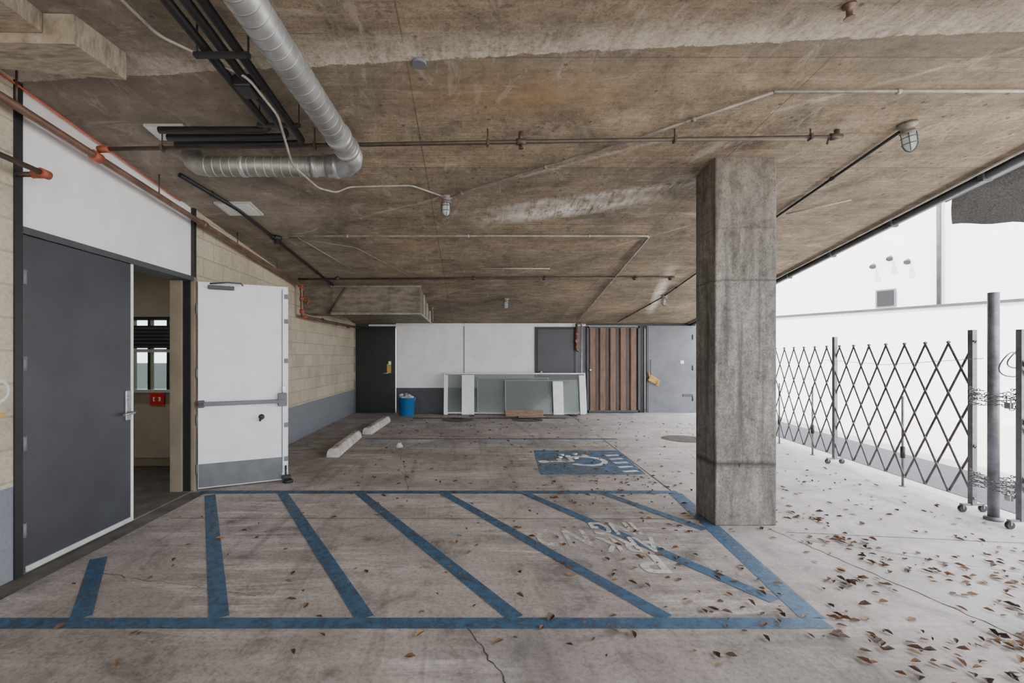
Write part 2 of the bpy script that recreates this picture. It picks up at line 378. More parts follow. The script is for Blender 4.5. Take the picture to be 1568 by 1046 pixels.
# closed grey leaf
o=B('door_1')
X0=WL-.035
o.bx(X0,WL+.008,2.845,3.755,.015,2.125,CHAR,bev=.003)
o.bx(X0,WL+.012,3.755,3.78,.015,2.125,WHITED)
o.bx(WL+.008,WL+.016,2.86,3.755,.015,.05,FRAMEW)
for z in (.28,.82,1.32,1.86):
    o.cyl((WL+.014,2.848,z-.045),(WL+.014,2.848,z+.045),.009,MGREY)
    o.bx(WL+.006,WL+.011,2.850,2.868,z-.045,z+.045,KICK)
o.box((WL+.018,3.71,.97),(.018,.055,.24),STEEL,bev=.004)
o.cyl((WL+.02,3.71,.91),(WL+.075,3.71,.91),.011,STEEL)
o.sweep([(WL+.072,3.715,.91),(WL+.072,3.60,.905)],.010,STEEL)
o.cyl((WL+.025,3.71,1.03),(WL+.035,3.71,1.03),.018,STEEL)
o.done()
# open white leaf
H=V((WL+.01,4.63,0)); D=V((.75,.37,0)).normalized(); N=V((D.y,-D.x,0))
ang=math.atan2(D.y,D.x); R=Matrix.Rotation(ang,3,'Z'); L=.88
o=B('door_2')
def dl(u,n,z): return H+D*u+N*n+V((0,0,z))
def dbox(u0,u1,n0,n1,z0,z1,mat,bev=0): o.box(dl((u0+u1)/2,(n0+n1)/2,(z0+z1)/2),(u1-u0,n1-n0,z1-z0),mat,rot=R,bev=bev)
dbox(.03,L,-.045,0,.02,2.13,WHITED,bev=.003)
dbox(.035,L-.055,0,.004,.03,.27,KICK)
dbox(L-.05,L-.0,.0,.012,.10,2.10,WHITED)
dbox(L-.058,L-.05,0,.006,.10,2.10,MGREY)
dbox(L+.0,L+.006,-.045,.014,.02,2.13,FRAMEW)
dbox(.035,L-.03,.035,.075,.865,.905,MGREY,bev=.006)
dbox(.035,.09,0,.075,.85,.92,DGREY,bev=.005)
dbox(L-.10,L-.01,0,.07,.83,.97,MGREY,bev=.006)
dbox(L-.055,L-.02,0,.05,.98,1.05,STEEL,bev=.004)
dbox(.12,.36,0,.05,2.055,2.095,DGREY,bev=.006)
o.sweep([dl(.14,.04,2.11),dl(.30,.12,2.12),dl(.42,.10,2.12),dl(.44,.03,2.11)],.008,DGREY)
for z in (.25,.62,1.32,1.75,2.02): dbox(L-.035,L+.006,.012,.018,z-.025,z+.025,MGREY)
o.lathe(dl(.62,.0,.72),N,[(.03,0),(.03,.012),(.018,.02),(.018,.05)],BLACK)
o.sweep([dl(.62,.04,.72),dl(.60,.045,.68)],.012,BLACK)
for z in (.22,.72,1.2,1.85): o.cyl(dl(.02,.0,z-.05),dl(.02,.0,z+.05),.008,MGREY)
dbox(L-.06,L+.03,.005,.05,.03,.075,BLACK,bev=.006)
o.cyl(dl(L-.02,.03,.0),dl(L-.02,.03,.18),.010,BLACK)
o.lathe(dl(L-.0,.05,.0),(0,0,1),[(.055,0),(.055,.02),(.03,.04)],BLACK)
o.done()

# interior room beyond doorway
o=B('wall_interior')
YI=5.67
o.bx(-6.2,-4.17,YI,YI+.1,0,2.6,INTW); o.bx(-3.50,WL-T,YI,YI+.1,0,2.6,INTW)
o.bx(-4.17,-3.50,YI,YI+.1,0,.92,TAN); o.bx(-4.17,-3.50,YI,YI+.1,1.86,2.6,INTW)
o.bx(-6.3,-6.2,2.0,YI+.1,0,2.6,INTW); o.bx(-6.2,WL-T,1.9,2.0,0,2.6,INTW)
o.done()
o=B('ceiling_interior'); o.bx(-6.3,WL-T,1.9,YI+.1,2.6,2.7,INTW); o.done()
o=B('floor_interior'); o.bx(-6.3,WL,1.9,YI+.1,-.1,0.001,DSTRIP); o.done()
o=B('window_1')
for x in (-4.17,-3.955,-3.72,-3.53): o.bx(x,x+.035,YI-.01,YI+.06,.92,1.86,BLACK)
for z in (.92,1.42,1.82): o.bx(-4.17,-3.50,YI-.012,YI+.06,z,z+.04,FRAMEW if z<1.5 else BLACK)
o.bx(-4.13,-3.52,YI+.02,YI+.026,.95,1.84,WINGL)
o.bx(-4.14,-3.52,YI-.04,YI-.02,1.47,1.75,BLACK)
for k in range(6): o.bx(-4.14,-3.52,YI-.05,YI-.04,1.48+k*.045,1.50+k*.045,DGREY)
o.done()
o=B('door_3')
o.bx(-4.19,-3.50,YI-.03,YI-.001,.02,.90,TAN); o.bx(-4.1,-3.6,YI-.038,YI-.03,.12,.78,INTW,bev=.003)
o.done()
o=B('prohibition_sign'); o.bx(-3.89,-3.72,YI-.06,YI-.05,.77,.92,RED); o.bx(-3.85,-3.76,YI-.064,YI-.06,.82,.87,WHITE)
o.lathe((-3.805,YI-.066,.845),(0,-1,0),[(.028,0),(.028,.003)],RED); o.done()
o=B('wall_outer_view'); o.bx(-9,-3,8.5,8.6,-.05,1.25,DGREY); o.done()
o=B('interior_ceiling_lamp'); o.lathe((-3.95,5.3,2.6),(0,0,-1),[(.10,0),(.10,.02),(.07,.05)],WHITE); o.done()

# back wall
o=B('wall_back')
def wb(x0,x1,z0,z1,mat,y=YB,dp=.15): o.bx(x0,x1,y,y+dp,z0,z1,mat)
hb=ceilz(YB)+.02
wb(WL-.1,-2.73,0,hb,BLOCK); wb(-1.74,1.66,.0,.60,DGREY); wb(-1.74,1.66,.60,hb,WHITE); wb(-2.73,-1.74,2.10,hb,DGREY)
wb(1.66,2.66,2.10,hb,WHITE); wb(2.66,2.92,0,hb,MGREY); wb(2.92,5.6,2.13,hb,BLACK); wb(4.22,4.36,0,2.13,BLACK)
wb(2.92,4.22,0,.02,BLACK); wb(5.5,5.75,0,hb,MGREY)
o.done()
o=B('trim_1')
o.bx(-.08,-.06,YB-.012,YB-.001,.6,hb-.03,MGREY)
o.bx(-1.74,1.66,YB-.012,YB-.001,.595,.61,MGREY)
o.bx(-1.4,1.3,YB-.006,YB-.001,1.4,1.405,FRAMEW)
o.bx(-2.4,2.9,YB-.03,YB-.002,2.12,2.16,WHITE)
o.done()
o=B('door_4')
o.bx(-2.72,-1.75,YB-.03,YB+.03,0.0,2.10,BLACK); o.bx(-2.66,-1.81,YB-.045,YB-.03,.02,2.05,BLACK,bev=.004)
o.box((-1.90,YB-.055,1.08),(.10,.02,.22),YEL,bev=.003); o.box((-1.88,YB-.06,1.22),(.06,.015,.08),WHITE)
o.cyl((-1.93,YB-.045,.97),(-1.93,YB-.11,.97),.012,STEEL); o.sweep([(-1.93,YB-.105,.97),(-2.04,YB-.105,.965)],.011,STEEL)
o.done()
o=B('door_5')
o.bx(1.66,2.66,YB-.03,YB+.03,0,2.10,BLACK); o.bx(1.72,2.60,YB-.045,YB-.03,.02,2.04,CHAR,bev=.004)
o.lathe((1.80,YB-.045,1.0),(0,-1,0),[(.03,0),(.03,.01),(.014,.02),(.014,.05),(.028,.06),(.028,.085),(.01,.095)],STEEL)
o.done()
o=B('door_6')
o.bx(2.93,4.21,YB-.005,YB+.03,.02,2.12,RUST)
for i in range(5):
    x=2.97+i*.25
    o.hexa([(x,YB-.005,.05),(x+.03,YB-.06,.05),(x+.15,YB-.06,.05),(x+.18,YB-.005,.05),(x,YB-.005,2.08),(x+.03,YB-.06,2.08),(x+.15,YB-.06,2.08),(x+.18,YB-.005,2.08)],RUST)
    o.bx(x+.185,x+.215,YB-.012,YB-.004,.05,2.08,DGREY)
for z in (.02,2.07): o.bx(2.93,4.21,YB-.07,YB-.0,z,z+.045,DGREY)
for x in (2.92,4.17): o.bx(x,x+.05,YB-.07,YB,.02,2.12,DGREY)
o.lathe((3.0,YB-.07,1.05),(0,-1,0),[(.04,0),(.04,.02),(.02,.03),(.02,.05)],STEEL)
o.done()
o=B('door_7')
o.bx(4.37,5.52,YB-.06,YB+.02,.01,2.13,MGREY,bev=.005)
for z in (.35,1.1,1.85): o.cyl((5.50,YB-.07,z-.06),(5.50,YB-.07,z+.06),.014,DGREY)
o.bx(5.26,5.5,YB-.075,YB-.06,.40,.46,DGREY); o.bx(5.20,5.28,YB-.07,YB-.06,1.2,1.28,WHITE)
o.bx(4.37,4.42,YB-.075,YB-.06,.01,2.13,DGREY)
o.done()
o=B('yellow_work_glove')
o.box((4.50,YB-.12,.82),(.20,.05,.16),YEL,rot=Matrix.Rotation(.5,3,'Y'),bev=.022)
for i in range(4): o.sweep([(4.55,YB-.12,.84-i*.035),(4.67-i*.01,YB-.14,.78-i*.04)],.017,YEL)
o.sweep([(4.43,YB-.12,.86),(4.40,YB-.12,1.0)],.02,YEL)
o.sweep([(4.47,YB-.085,1.3),(4.47,YB-.085,.9)],.006,BLACK)
o.done()

# column
o=B('concrete_column')
zt=ceilz(3.68)+.02
o.box(((2.0+2.495)/2,3.84,zt/2),(.495,.32,zt),COL,bev=.012)
o.box((2.33,3.679,.487),(.28,.012,.03),COL,bev=.005)
o.done()
# ceiling beam stub upper-left
o=B('ceiling_beam')
o.hexa([(-2.76,2.27,2.93),(-1.97,2.29,2.93),(-1.93,2.59,2.93),(-2.76,2.45,2.93),(-2.76,2.27,3.08),(-1.97,2.29,3.08),(-1.93,2.59,3.08),(-2.76,2.45,3.08)],BEAMC)
o.hexa([(-2.76,1.0,2.98),(-2.12,1.0,2.98),(-2.12,2.28,2.98),(-2.76,2.28,2.98),(-2.76,1.0,3.08),(-2.12,1.0,3.08),(-2.12,2.28,3.08),(-2.76,2.28,3.08)],BEAMC)
o.done()
# edge gutter/beam along open side
o=B('edge_beam')
def along(y0,y1,dx0,dx1,dz0,dz1,mat):
    o.hexa([(edgex(y0)+dx0,y0,ceilz(y0)+dz0),(edgex(y0)+dx1,y0,ceilz(y0)+dz0),(edgex(y1)+dx1,y1,ceilz(y1)+dz0),(edgex(y1)+dx0,y1,ceilz(y1)+dz0),
            (edgex(y0)+dx0,y0,ceilz(y0)+dz1),(edgex(y0)+dx1,y0,ceilz(y0)+dz1),(edgex(y1)+dx1,y1,ceilz(y1)+dz1),(edgex(y1)+dx0,y1,ceilz(y1)+dz1)],mat)
for a,b in ((-4,2.58),(2.58,11.3)):
    along(a,b,.0,.05,-.05,.25,DGREY)
    o.sweep([(edgex(a)-.03,a,ceilz(a)-.05),(edgex(b)-.03,b,ceilz(b)-.05)],.026,DGREY)
    o.sweep([(edgex(a)-.11,a,ceilz(a)-.03),(edgex(b)-.11,b,ceilz(b)-.03)],.012,CONDUITL)
for y in (2.9,3.9,4.9,5.9,6.9,7.9,8.9):
    o.box((edgex(y)-.03,y,ceilz(y)-.045),(.09,.05,.09),DGREY,bev=.01)
o.done()

# ------------------------------------------------------------------ pipes
o=B('sprinkler_pipe')
o.sweep([(-2.62,3.30,2.862),(0.4,3.30,2.915),(2.66,3.30,2.95)],.015,PIPE)
for x in (.39,):
    z=2.915; o.cyl((x-.035,3.3,z),(x+.035,3.3,z),.024,PIPE); o.cyl((x,3.3,z),(x,3.3,z+.07),.018,PIPE)
    o.lathe((x,3.3,z-.01),(0,0,-1),[(.015,0),(.012,.03),(.018,.035),(.018,.04)],PIPE)
o.cyl((2.62,3.3,2.95),(2.70,3.3,2.95),.024,PIPE); o.cyl((2.67,3.3,2.93),(2.67,3.3,3.0),.018,PIPE); o.cyl((2.62,3.3,2.95),(2.60,3.3,2.90),.008,PIPE)
for x in (-2.2,-1.1,.15,1.5,2.48):
    z=2.86+(x+2.68)*.017; o.cyl((x,3.3,z-.02),(x,3.3,ceilz(3.3)),.005,PIPE,8); o.box((x,3.3,z),(.02,.045,.045),PIPE,bev=.005)
o.done()
o=B('sprinkler_pipe')
y=7.06;z=2.585
o.sweep([(-2.6,y,z-.02),(3.2,y,z+.01)],.018,PIPE)
for x in (-2.0,.1,1.2,2.6,3.15):
    o.cyl((x,y,z-.03),(x,y,ceilz(y)),.008,PIPE,8); o.cyl((x-.03,y,z-.01),(x+.03,y,z-.01),.026,PIPE)
o.done()
o=B('sprinkler_main_pipe')
o.sweep([(-2.66,1.0,2.93),(-2.66,2.6,2.85),(-2.66,7.35,2.50),(-2.66,7.38,2.02),(-2.62,9.0,2.03),(-2.6,11.0,2.07)],.026,COPPER,bend=.06)
def mz(y): return 2.85-(y-2.6)*(.35/4.75)
for y in (3.28,4.62):
    o.cyl((-2.66,y-.035,mz(y-.035)),(-2.66,y+.035,mz(y+.035)),.036,ORANGE if y<4 else COPPER)
o.cyl((-2.66,3.3,2.86),(-2.58,3.3,2.863),.024,ORANGE)
for y in (2.7,3.95,5.3,6.4): o.cyl((-2.66,y,mz(y)),(-2.66,y,ceilz(y)),.006,PIPE,8)
for z in (2.46,2.30,2.1): o.cyl((-2.66,7.37,z-.03),(-2.66,7.37,z+.03),.038,ORANGE)
o.cyl((-2.66,7.28,2.505),(-2.66,7.36,2.50),.04,ORANGE); o.cyl((-2.66,7.4,2.02),(-2.66,7.5,2.02),.038,ORANGE)
o.sweep([(-2.66,7.37,2.3),(-2.55,7.37,2.3),(-2.55,7.3,2.2)],.014,ORANGE)
for y in (8.3,9.2,10.1): o.cyl((-2.63,y,2.035),(-2.63,y+.05,2.035),.034,COPPER)
o.done()
o=B('drain_pipe')
o.sweep([(-2.58,.8,2.48),(-2.58,2.80,2.48)],.016,PIPE); o.cyl((-2.58,2.76,2.48),(-2.58,2.82,2.48),.027,ORANGE); o.cyl((-2.60,2.80,2.48),(-2.66,2.80,2.48),.024,ORANGE); o.cyl((-2.66,2.80,2.48),(WL+.013,2.80,2.48),.016,PIPE)
o.done()
o=B('red_cable'); o.sweep([(WL+.012,2.6,ceilz(2.6)-.03),(WL+.012,4.4,ceilz(4.4)-.03)],.006,CABLE); o.done()

# spiral duct
o=B('spiral_duct')
DX=-.86; dz=2.855; r0=.082
path=[(-1.03,.9,2.94),(DX,3.30,dz)]
o.sweep(path,r0,GALV,28)
a,b=V(path[0]),V(path[1]); n=34
for i in range(n+1):
    p=a.lerp(b,i/n); d=(b-a).normalized(); o.lathe(p-d*.004,d,[(r0,0),(r0+.0025,.003),(r0+.0025,.006),(r0,.009)],GALV2,28)
o.lathe(a.lerp(b,.91),(b-a),[(r0+.008,0),(r0+.008,.04)],GALV,28); o.lathe(a.lerp(b,.98),(b-a),[(r0+.008,0),(r0+.008,.04)],GALV,28)
ze=2.845
o.sweep([(DX,3.30,dz),(DX,3.40,dz-.002),(DX-.02,3.47,dz-.005),(DX-.07,3.53,ze),(DX-.14,3.56,ze),(DX-.22,3.56,ze)],r0+.002,GALV,28)
o.lathe((DX-.14,3.56,ze),(-1,0,0),[(.09,0),(.09,.04)],GALV,28)
a=V((DX-.18,3.56,ze)); b=V((-2.02,3.56,ze))
o.sweep([a,b,b+V((-.07,.01,.01)),b+V((-.12,.02,.05)),b+V((-.14,.03,.11))],.074,GALV2,24)
for i in range(16):
    p=a.lerp(b,i/15); o.lathe(p,(1,0,0),[(.074,0),(.0765,.003),(.0765,.006),(.074,.009)],GALV,24)
for x in (-1.2,-1.75): o.lathe((x,3.56,ze),(1,0,0),[(.080,0),(.080,.03)],GALV,24)
o.done()
o=B('black_conduit_bundle')
for i,x in enumerate((-1.33,-1.24,-1.16)):
    zz=2.93-i*.008
    o.sweep([(x,.9,zz+.05),(x,3.10+i*.08,zz-.03),(-2.1,3.12+i*.09,zz-.02)],.024,BLACK,bend=.08)
for y in (1.6,2.3,3.0):
    o.bx(-1.38,-1.10,y,y+.03,2.88,2.90,BLACK); o.cyl((-1.37,y+.02,2.88),(-1.37,y+.02,3.06),.005,BLACK,8); o.cyl((-1.11,y+.02,2.88),(-1.11,y+.02,3.06),.005,BLACK,8)
o.box((-1.26,2.62,2.91),(.10,.14,.07),BLACK,bev=.01)
o.done()
o=B('ceiling_vent')
for x,y,w,h in ((-2.15,3.32,.28,.18),(-2.3,4.62,.36,.30)):
    zc=ceilz(y)-.012; rot=Matrix.Rotation(-.1036,3,'X')
    o.box((x,y,zc),(w,h,.02),FRAMEW,rot=rot,bev=.003); o.box((x,y,zc-.011),(w*.86,h*.84,.004),WHITE,rot=rot)
o.done()
# box duct at back-left
o=B('rectangular_duct')
o.hexa([(-2.25,7.65,2.09),(-.78,7.65,2.09),(-.80,10.2,2.12),(-2.25,10.2,2.12),(-2.25,7.65,ceilz(7.65)),(-.78,7.65,ceilz(7.65)),(-.80,10.2,ceilz(10.2)),(-2.25,10.2,ceilz(10.2))],DUCTB)
for x in (-2.25,-1.78,-1.28,-.80): o.bx(x-.012,x+.012,7.635,7.65,2.09,ceilz(7.65)-.01,DUCTB)
o.bx(-2.27,-.76,7.62,7.66,2.07,2.10,CONDUIT); o.bx(-2.27,-.76,7.62,7.66,2.53,2.555,CONDUIT)
o.hexa([(-.78,7.63,2.07),(-.76,7.63,2.07),(-.78,10.2,2.10),(-.80,10.2,2.10),(-.78,7.63,2.10),(-.76,7.63,2.10),(-.78,10.2,2.13),(-.80,10.2,2.13)],CONDUITL)
for y in (8.3,9.0,9.7): o.bx(-.795,-.765,y,y+.02,2.10,ceilz(y),CONDUITL)
o.sweep([(-2.30,7.6,2.10),(-2.02,7.6,2.52)],.018,PIPE); o.hexa([(WL+.02,7.7,2.1),(-2.25,7.7,2.1),(-2.25,8.2,2.1),(WL+.02,8.2,2.1),(WL+.02,7.7,ceilz(7.7)),(-2.25,7.7,ceilz(7.7)),(-2.25,8.2,ceilz(8.2)),(WL+.02,8.2,ceilz(8.2))],DUCTB)
o.done()

# conduits on ceiling
def cp(x,y,d=.015): return (x,y,ceilz(y)-d)
def conduit(pts,r,mat,bend=.06,clips=True,name='conduit'):
    o=B(name); P=[cp(*p,r+.010) for p in pts]; o.sweep(P,r,mat,10,bend)
    if clips:
        for a,b in zip(P,P[1:]):
            a=V(a);b=V(b);n=max(1,int((b-a).length/1.1))
            for i in range(n):
                p=a.lerp(b,(i+.5)/n); d=(b-a).normalized(); o.lathe(p-d*.012,d,[(r+.006,0),(r+.006,.024)],mat,10)
    return o.done()
o=B('conduit')
o.sweep([cp(-.2,4.36),cp(-.5,4.12),(-1.05,4.08,2.88),(-1.12,3.90,2.765),(-1.22,3.75,2.748),(-1.26,3.3,2.745),(-1.15,2.78,2.83),(-1.2,2.50,2.89),(-1.62,2.4,3.05),(-1.7,1.2,3.06)],.008,CONDUITL,10,bend=.05)
o.done()
conduit([(-.2,4.36),(.1,4.15),(1.2,3.43),(1.93,2.88)],.010,CONDUIT)
conduit([(1.93,2.88),(3.5,2.87),(4.2,2.87)],.010,CONDUITL)
conduit([(-2.1,5.33),(2.13,5.33),(2.6,10.7)],.014,CONDUITL)
conduit([(-2.0,5.40),(-1.6,7.0)],.007,CONDUIT)
conduit([(3.12,3.24),(3.24,4.73),(3.58,8.3),(3.6,10.9)],.012,BLACK)
conduit([(-2.45,3.9),(-2.3,4.6),(-2.2,7.5)],.02,BLACK)
conduit([(3.3,4.73),(3.7,4.4)],.008,CONDUITL,clips=False)
conduit([(-2.1,5.40),(-1.4,5.75),(-.9,7.0)],.005,CONDUIT,clips=False)
conduit([(.2,6.62),(1.2,6.62)],.01,CONDUITL,clips=False)
conduit([(-.7,9.3),(-.8,10.8)],.008,CONDUITL,clips=False)
o=B('junction_box')
for x,y in ((-2.25,5.4),): o.lathe(cp(x,y,0),(0,0,-1),[(.06,0),(.06,.045),(.03,.05),(.03,.09)],BLACK,16)
o.done()
o=B('ceiling_cover_plate')
o.lathe(cp(-.28,2.66,-.01),(0,0,-1),[(.045,0),(.045,.02),(.04,.024)],MGREY,16)
o.done()
o=B('sprinkler_head')
o.lathe(cp(1.87,2.235,0),(0,0,-1),[(.03,0),(.03,.01),(.014,.02),(.014,.06),(.025,.065),(.025,.07)],COPPER,14); o.done()

def jar(x,y,tilt=0):
    o=B('caged_ceiling_lamp'); b=V(cp(x,y,0)); ax=V((tilt,0,-1)).normalized()
    o.lathe(b,ax,[(.058,0),(.058,.02),(.04,.03),(.04,.055),(.05,.06),(.05,.072)],CONDUIT,20)
    o.lathe(b+ax*.072,ax,[(.034,0),(.038,.02),(.038,.08),(.03,.105),(.014,.118)],JAR,20)
    o.lathe(b+ax*.072,ax,[(.012,0),(.012,.02),(.02,.045),(.02,.07),(.008,.09)],WHITE,12)
    a=ax.orthogonal().normalized(); c=ax.cross(a)
    for k in range(6):
        t=k*math.pi/3; d=a*math.cos(t)+c*math.sin(t)
        o.sweep([b+ax*.07+d*.047,b+ax*.15+d*.047,b+ax*.185+d*.03,b+ax*.20+d*.004],.003,DGREY,6,bend=.02)
    for h in (.10,.145): o.sweep([b+ax*h+(a*math.cos(t)+c*math.sin(t))*.048 for t in [i*math.pi/8 for i in range(16)]],.003,DGREY,6,close=True)
    o.done()
jar(-.2,4.36); jar(3.12,3.24,.15); jar(.73,8.57); jar(3.58,8.3)

o=B('standpipe')
o.sweep([(2.78,YB-.10,0.0),(2.78,YB-.10,ceilz(YB))],.02,CONDUITL)
o.sweep([(2.66,YB-.10,2.17),(2.66,YB-.10,1.55),(2.72,YB-.10,1.5)],.03,COPPER,bend=.04)
for z in (1.6,1.9): o.cyl((2.66,YB-.10,z),(2.66,YB-.10,z+.05),.04,ORANGE)
o.lathe((2.66,YB-.14,1.75),(0,-1,0),[(.045,0),(.045,.03)],ORANGE)
o.done()

# ------------------------------------------------------------------ floor paint
def strip(o,a,b,w,z,mat):
    a=V((*a,z));b=V((*b,z)); d=(b-a).normalized(); n=V((-d.y,d.x,0))*w/2
    o.quad([a-n,b-n,b+n,a+n],mat)
o=B('parking_stripes'); Z=.002
strip(o,(-2.75,2.335),(1.84,2.335),.095,Z,BLUE)
strip(o,(-2.7,4.60),(2.12,4.60),.10,Z,BLUE)
strip(o,(2.08,4.56),(1.80,2.38),.13,Z,BLUE)
Z2=.0026
for a,b in (((-2.49,3.09),(-2.01,2.38)),((-2.53,4.5),(-1.29,2.38)),((-1.84,4.56),(-.53,2.38)),((-1.07,4.56),(.256,2.38)),((-.23,4.56),(1.04,2.38)),((.58,4.56),(1.72,2.55)),((1.36,4.56),(1.88,3.6))):
    strip(o,a,b,.095,Z2,BLUE)
strip(o,(-1.7,7.6),(2.5,7.6),.10,Z,BLUE2); strip(o,(2.45,10.0),(2.25,7.6),.09,Z,WLINE)
strip(o,(-1.5,9.3),(2.4,9.3),.09,Z,WLINE)
o.done()
o=B('accessible_parking_emblem')
o.quad([(.85,5.29,Z),(2.08,5.29,Z),(2.2,6.66,Z),(.97,6.66,Z)],BLUE2)
def P2(u,v):
    return (1.40-v*.42,5.98+u*.42)
def ring(c,r0,r1,t0,t1,z,n=28):
    for i in range(n):
        a=t0+(t1-t0)*i/n; b=t0+(t1-t0)*(i+1)/n
        pts=[P2(c[0]+r*math.cos(t),c[1]+r*math.sin(t)) for r,t in ((r0,a),(r1,a),(r1,b),(r0,b))]
        o.quad([(x,y,z) for x,y in pts],WLINE2)
ring((0,-.35),.5,.68,math.radians(130),math.radians(400),.0032)
ring((-.1,.95),.0,.17,0,2*math.pi,.0032,16)
for a,b in (((-.1,.75),(-.05,.0)),((-.05,.05),(.45,.05)),((.45,.05),(.7,-.6)),((-.08,.42),(.4,.42)),((.7,-.6),(.9,-.5))): strip(o,P2(*a),P2(*b),.06,.0034,WLINE2)
for k in range(5): strip(o,(1.86+k*.015,5.42+k*.22),(2.04+k*.015,5.46+k*.22),.07,.0034,WLINE2)
o.done()
def text(body,loc,size,rz,name,sx=.75,sy=1.25):
    cu=bpy.data.curves.new('t','FONT'); cu.body=body; cu.size=size; cu.align_x='CENTER'; cu.align_y='CENTER'; cu.space_line=.85; cu.offset=.007
    ob=bpy.data.objects.new('t',cu); scene.collection.objects.link(ob); bpy.context.view_layer.update()
    me=bpy.data.meshes.new_from_object(ob.evaluated_get(bpy.context.evaluated_depsgraph_get()))
    bpy.data.objects.remove(ob)
    me.transform(Matrix.Translation(V(loc))@Matrix.Rotation(rz,4,'Z')@Matrix.Diagonal((sx,sy,1,1)))
    me.materials.clear(); me.materials.append(WLINE3)
    o=bpy.data.objects.new(name,me); scene.collection.objects.link(o)
text('NO',(.72,3.46,.0036),.34,math.pi,'painted_lettering')
text('ING',(1.17,3.64,.0036),.29,math.pi,'painted_lettering'); text('ARK',(1.18,3.33,.0036),.29,math.pi,'painted_lettering'); text('P',(1.22,3.02,.0036),.30,math.pi,'painted_lettering',1.2)

o=B('floor_joint'); Z=.0012
strip(o,(-2.5,3.86),(2.0,3.84),.009,Z,DARKS); strip(o,(2.48,3.55),(edgex(3.3),3.3),.007,Z,DARKS)
strip(o,(-2.7,6.9),(4.7,6.9),.012,Z,DARKS); strip(o,(2.45,10.9),(2.05,4.2),.015,Z,DARKS)
def crack(a,b,n,amp,w):
    a=V((*a,0));b=V((*b,0)); d=b-a; pn=V((-d.y,d.x,0)).normalized(); pts=[a+d*i/n+pn*random.uniform(-amp,amp) for i in range(n+1)]
    for p,q in zip(pts,pts[1:]): strip(o,p[:2],q[:2],w*random.uniform(.4,1.2),Z,DARKS)
crack((2.40,3.60),(2.75,1.9),30,.010,.009); crack((.0,2.3),(.25,1.7),22,.012,.006); crack((3.2,6.8),(2.5,3.7),30,.02,.006)
crack((2.5,3.4),(4.0,2.6),26,.012,.004); crack((-1.0,6.8),(-.6,4.7),20,.02,.005); crack((-2.4,2.9),(-1.2,2.6),20,.02,.004)
o.done()
o=B('threshold_strip')
o.quad([(WL,1.0,.0009),(WL+.16,1.0,.0009),(WL+.16,4.6,.0009),(WL,4.6,.0009)],DSTRIP); o.done()

# wheel stops
def wstop(x,y,L,rz):
    o=B('wheel_stop'); R=Matrix.Rotation(rz,3,'Z'); prof=[(-.09,.003),(.09,.003),(.075,.08),(.045,.12),(-.045,.12),(-.075,.08)]
    bm=bmesh.new(); A=[];Bv=[]
    for u,h in prof:
        A.append(bm.verts.new(V((x,y,h))+R@V((u,-L/2,0)))); Bv.append(bm.verts.new(V((x,y,h))+R@V((u,L/2,0))))
    n=len(prof)
    for i in range(n): bm.faces.new((A[i],A[(i+1)%n],Bv[(i+1)%n],Bv[i]))
    bm.faces.new(A); bm.faces.new(Bv); bmesh.ops.recalc_face_normals(bm,faces=bm.faces)
    bmesh.ops.bevel(bm,geom=list(bm.edges),offset=.008,segments=2,affect='EDGES'); o._merge(bm,STOP)
    for s in (-.35,.35):
        p=V((x,y,.118))+R@V((0,s*L,0)); o.lathe(p,(0,0,1),[(.015,0),(.015,.008)],DARKS,10)
    o.done()
wstop(-1.84,6.95,1.55,.03); wstop(-1.72,8.8,1.6,-.04)
o=B('glass_lamp_jar')
o.lathe((-1.02,6.9,0.0),(0,0,1),[(.06,0),(.05,.03),(.035,.05),(.03,.07)],JAR,16); o.done()
for x,y in ((1.3,9.9),(-.2,9.9),(3.6,7.6)):
    o=B('manhole_cover'); o.lathe((x,y,.0),(0,0,1),[(.34,0),(.34,.004)],DSTRIP,32); o.lathe((x,y,.004),(0,0,1),[(.29,0),(.29,.002)],DSTRIP,32); o.done()

o=B('blue_bucket')
bx,by=-1.40,10.65
o.lathe((bx,by,0),(0,0,1),[(.155,0),(.16,.01),(.20,.40),(.215,.405),(.215,.425),(.20,.425),(.193,.40),(.18,.34)],BUCKET,28)
o.lathe((bx,by,.31),(0,0,1),[(.18,0),(.18,.03)],DGREY,20)
o.sweep([(bx+.2*math.cos(t),by-.02-.04*math.sin(t),.40-.16*math.sin(t)) for t in [math.pi*i/12 for i in range(13)]],.005,WHITE,6)
for i in range(12):
    a=random.random()*6.28; r=random.random()*.12
    o.box((bx+r*math.cos(a),by+r*math.sin(a),.40+random.random()*.07),(.1,.07,.09),random.choice([WHITE,FRAMEW,BUCKET,TAN]),rot=Matrix.Rotation(random.random()*3,3,V((random.random(),random.random(),.5)).normalized()),bev=.012)
o.done()

o=B('stored_glass_panels')
th=.16
def lean(x0,x1,yb,h,thk,mat,fr=None,fw=.05,z0=.02):
    R=Matrix.Rotation(-th,3,'X')
    def P(u,v,t): return V((0,yb,z0))+R@V((u,t,v))
    def bb(u0,u1,v0,v1,t0,t1,m): o.box(P((u0+u1)/2,(v0+v1)/2,(t0+t1)/2),(u1-u0,t1-t0,v1-v0),m,rot=R)
    bb(x0,x1,0,h,0,thk,mat)
    if fr:
        bb(x0,x0+fw,0,h,-.01,thk+.01,fr); bb(x1-fw,x1,0,h,-.01,thk+.01,fr); bb(x0+fw,x1-fw,0,fw,-.01,thk+.01,fr); bb(x0+fw,x1-fw,h-fw,h,-.01,thk+.01,fr)
lean(-.55,2.85,10.86,.97,.01,GLASS,FRAMEW,.03)
lean(.25,1.95,10.80,.86,.012,GLASS,GEDGE,.012)
lean(.9,2.62,10.74,.80,.012,GLASS,GEDGE,.012)
lean(-.12,.17,10.66,.93,.03,WHITE)
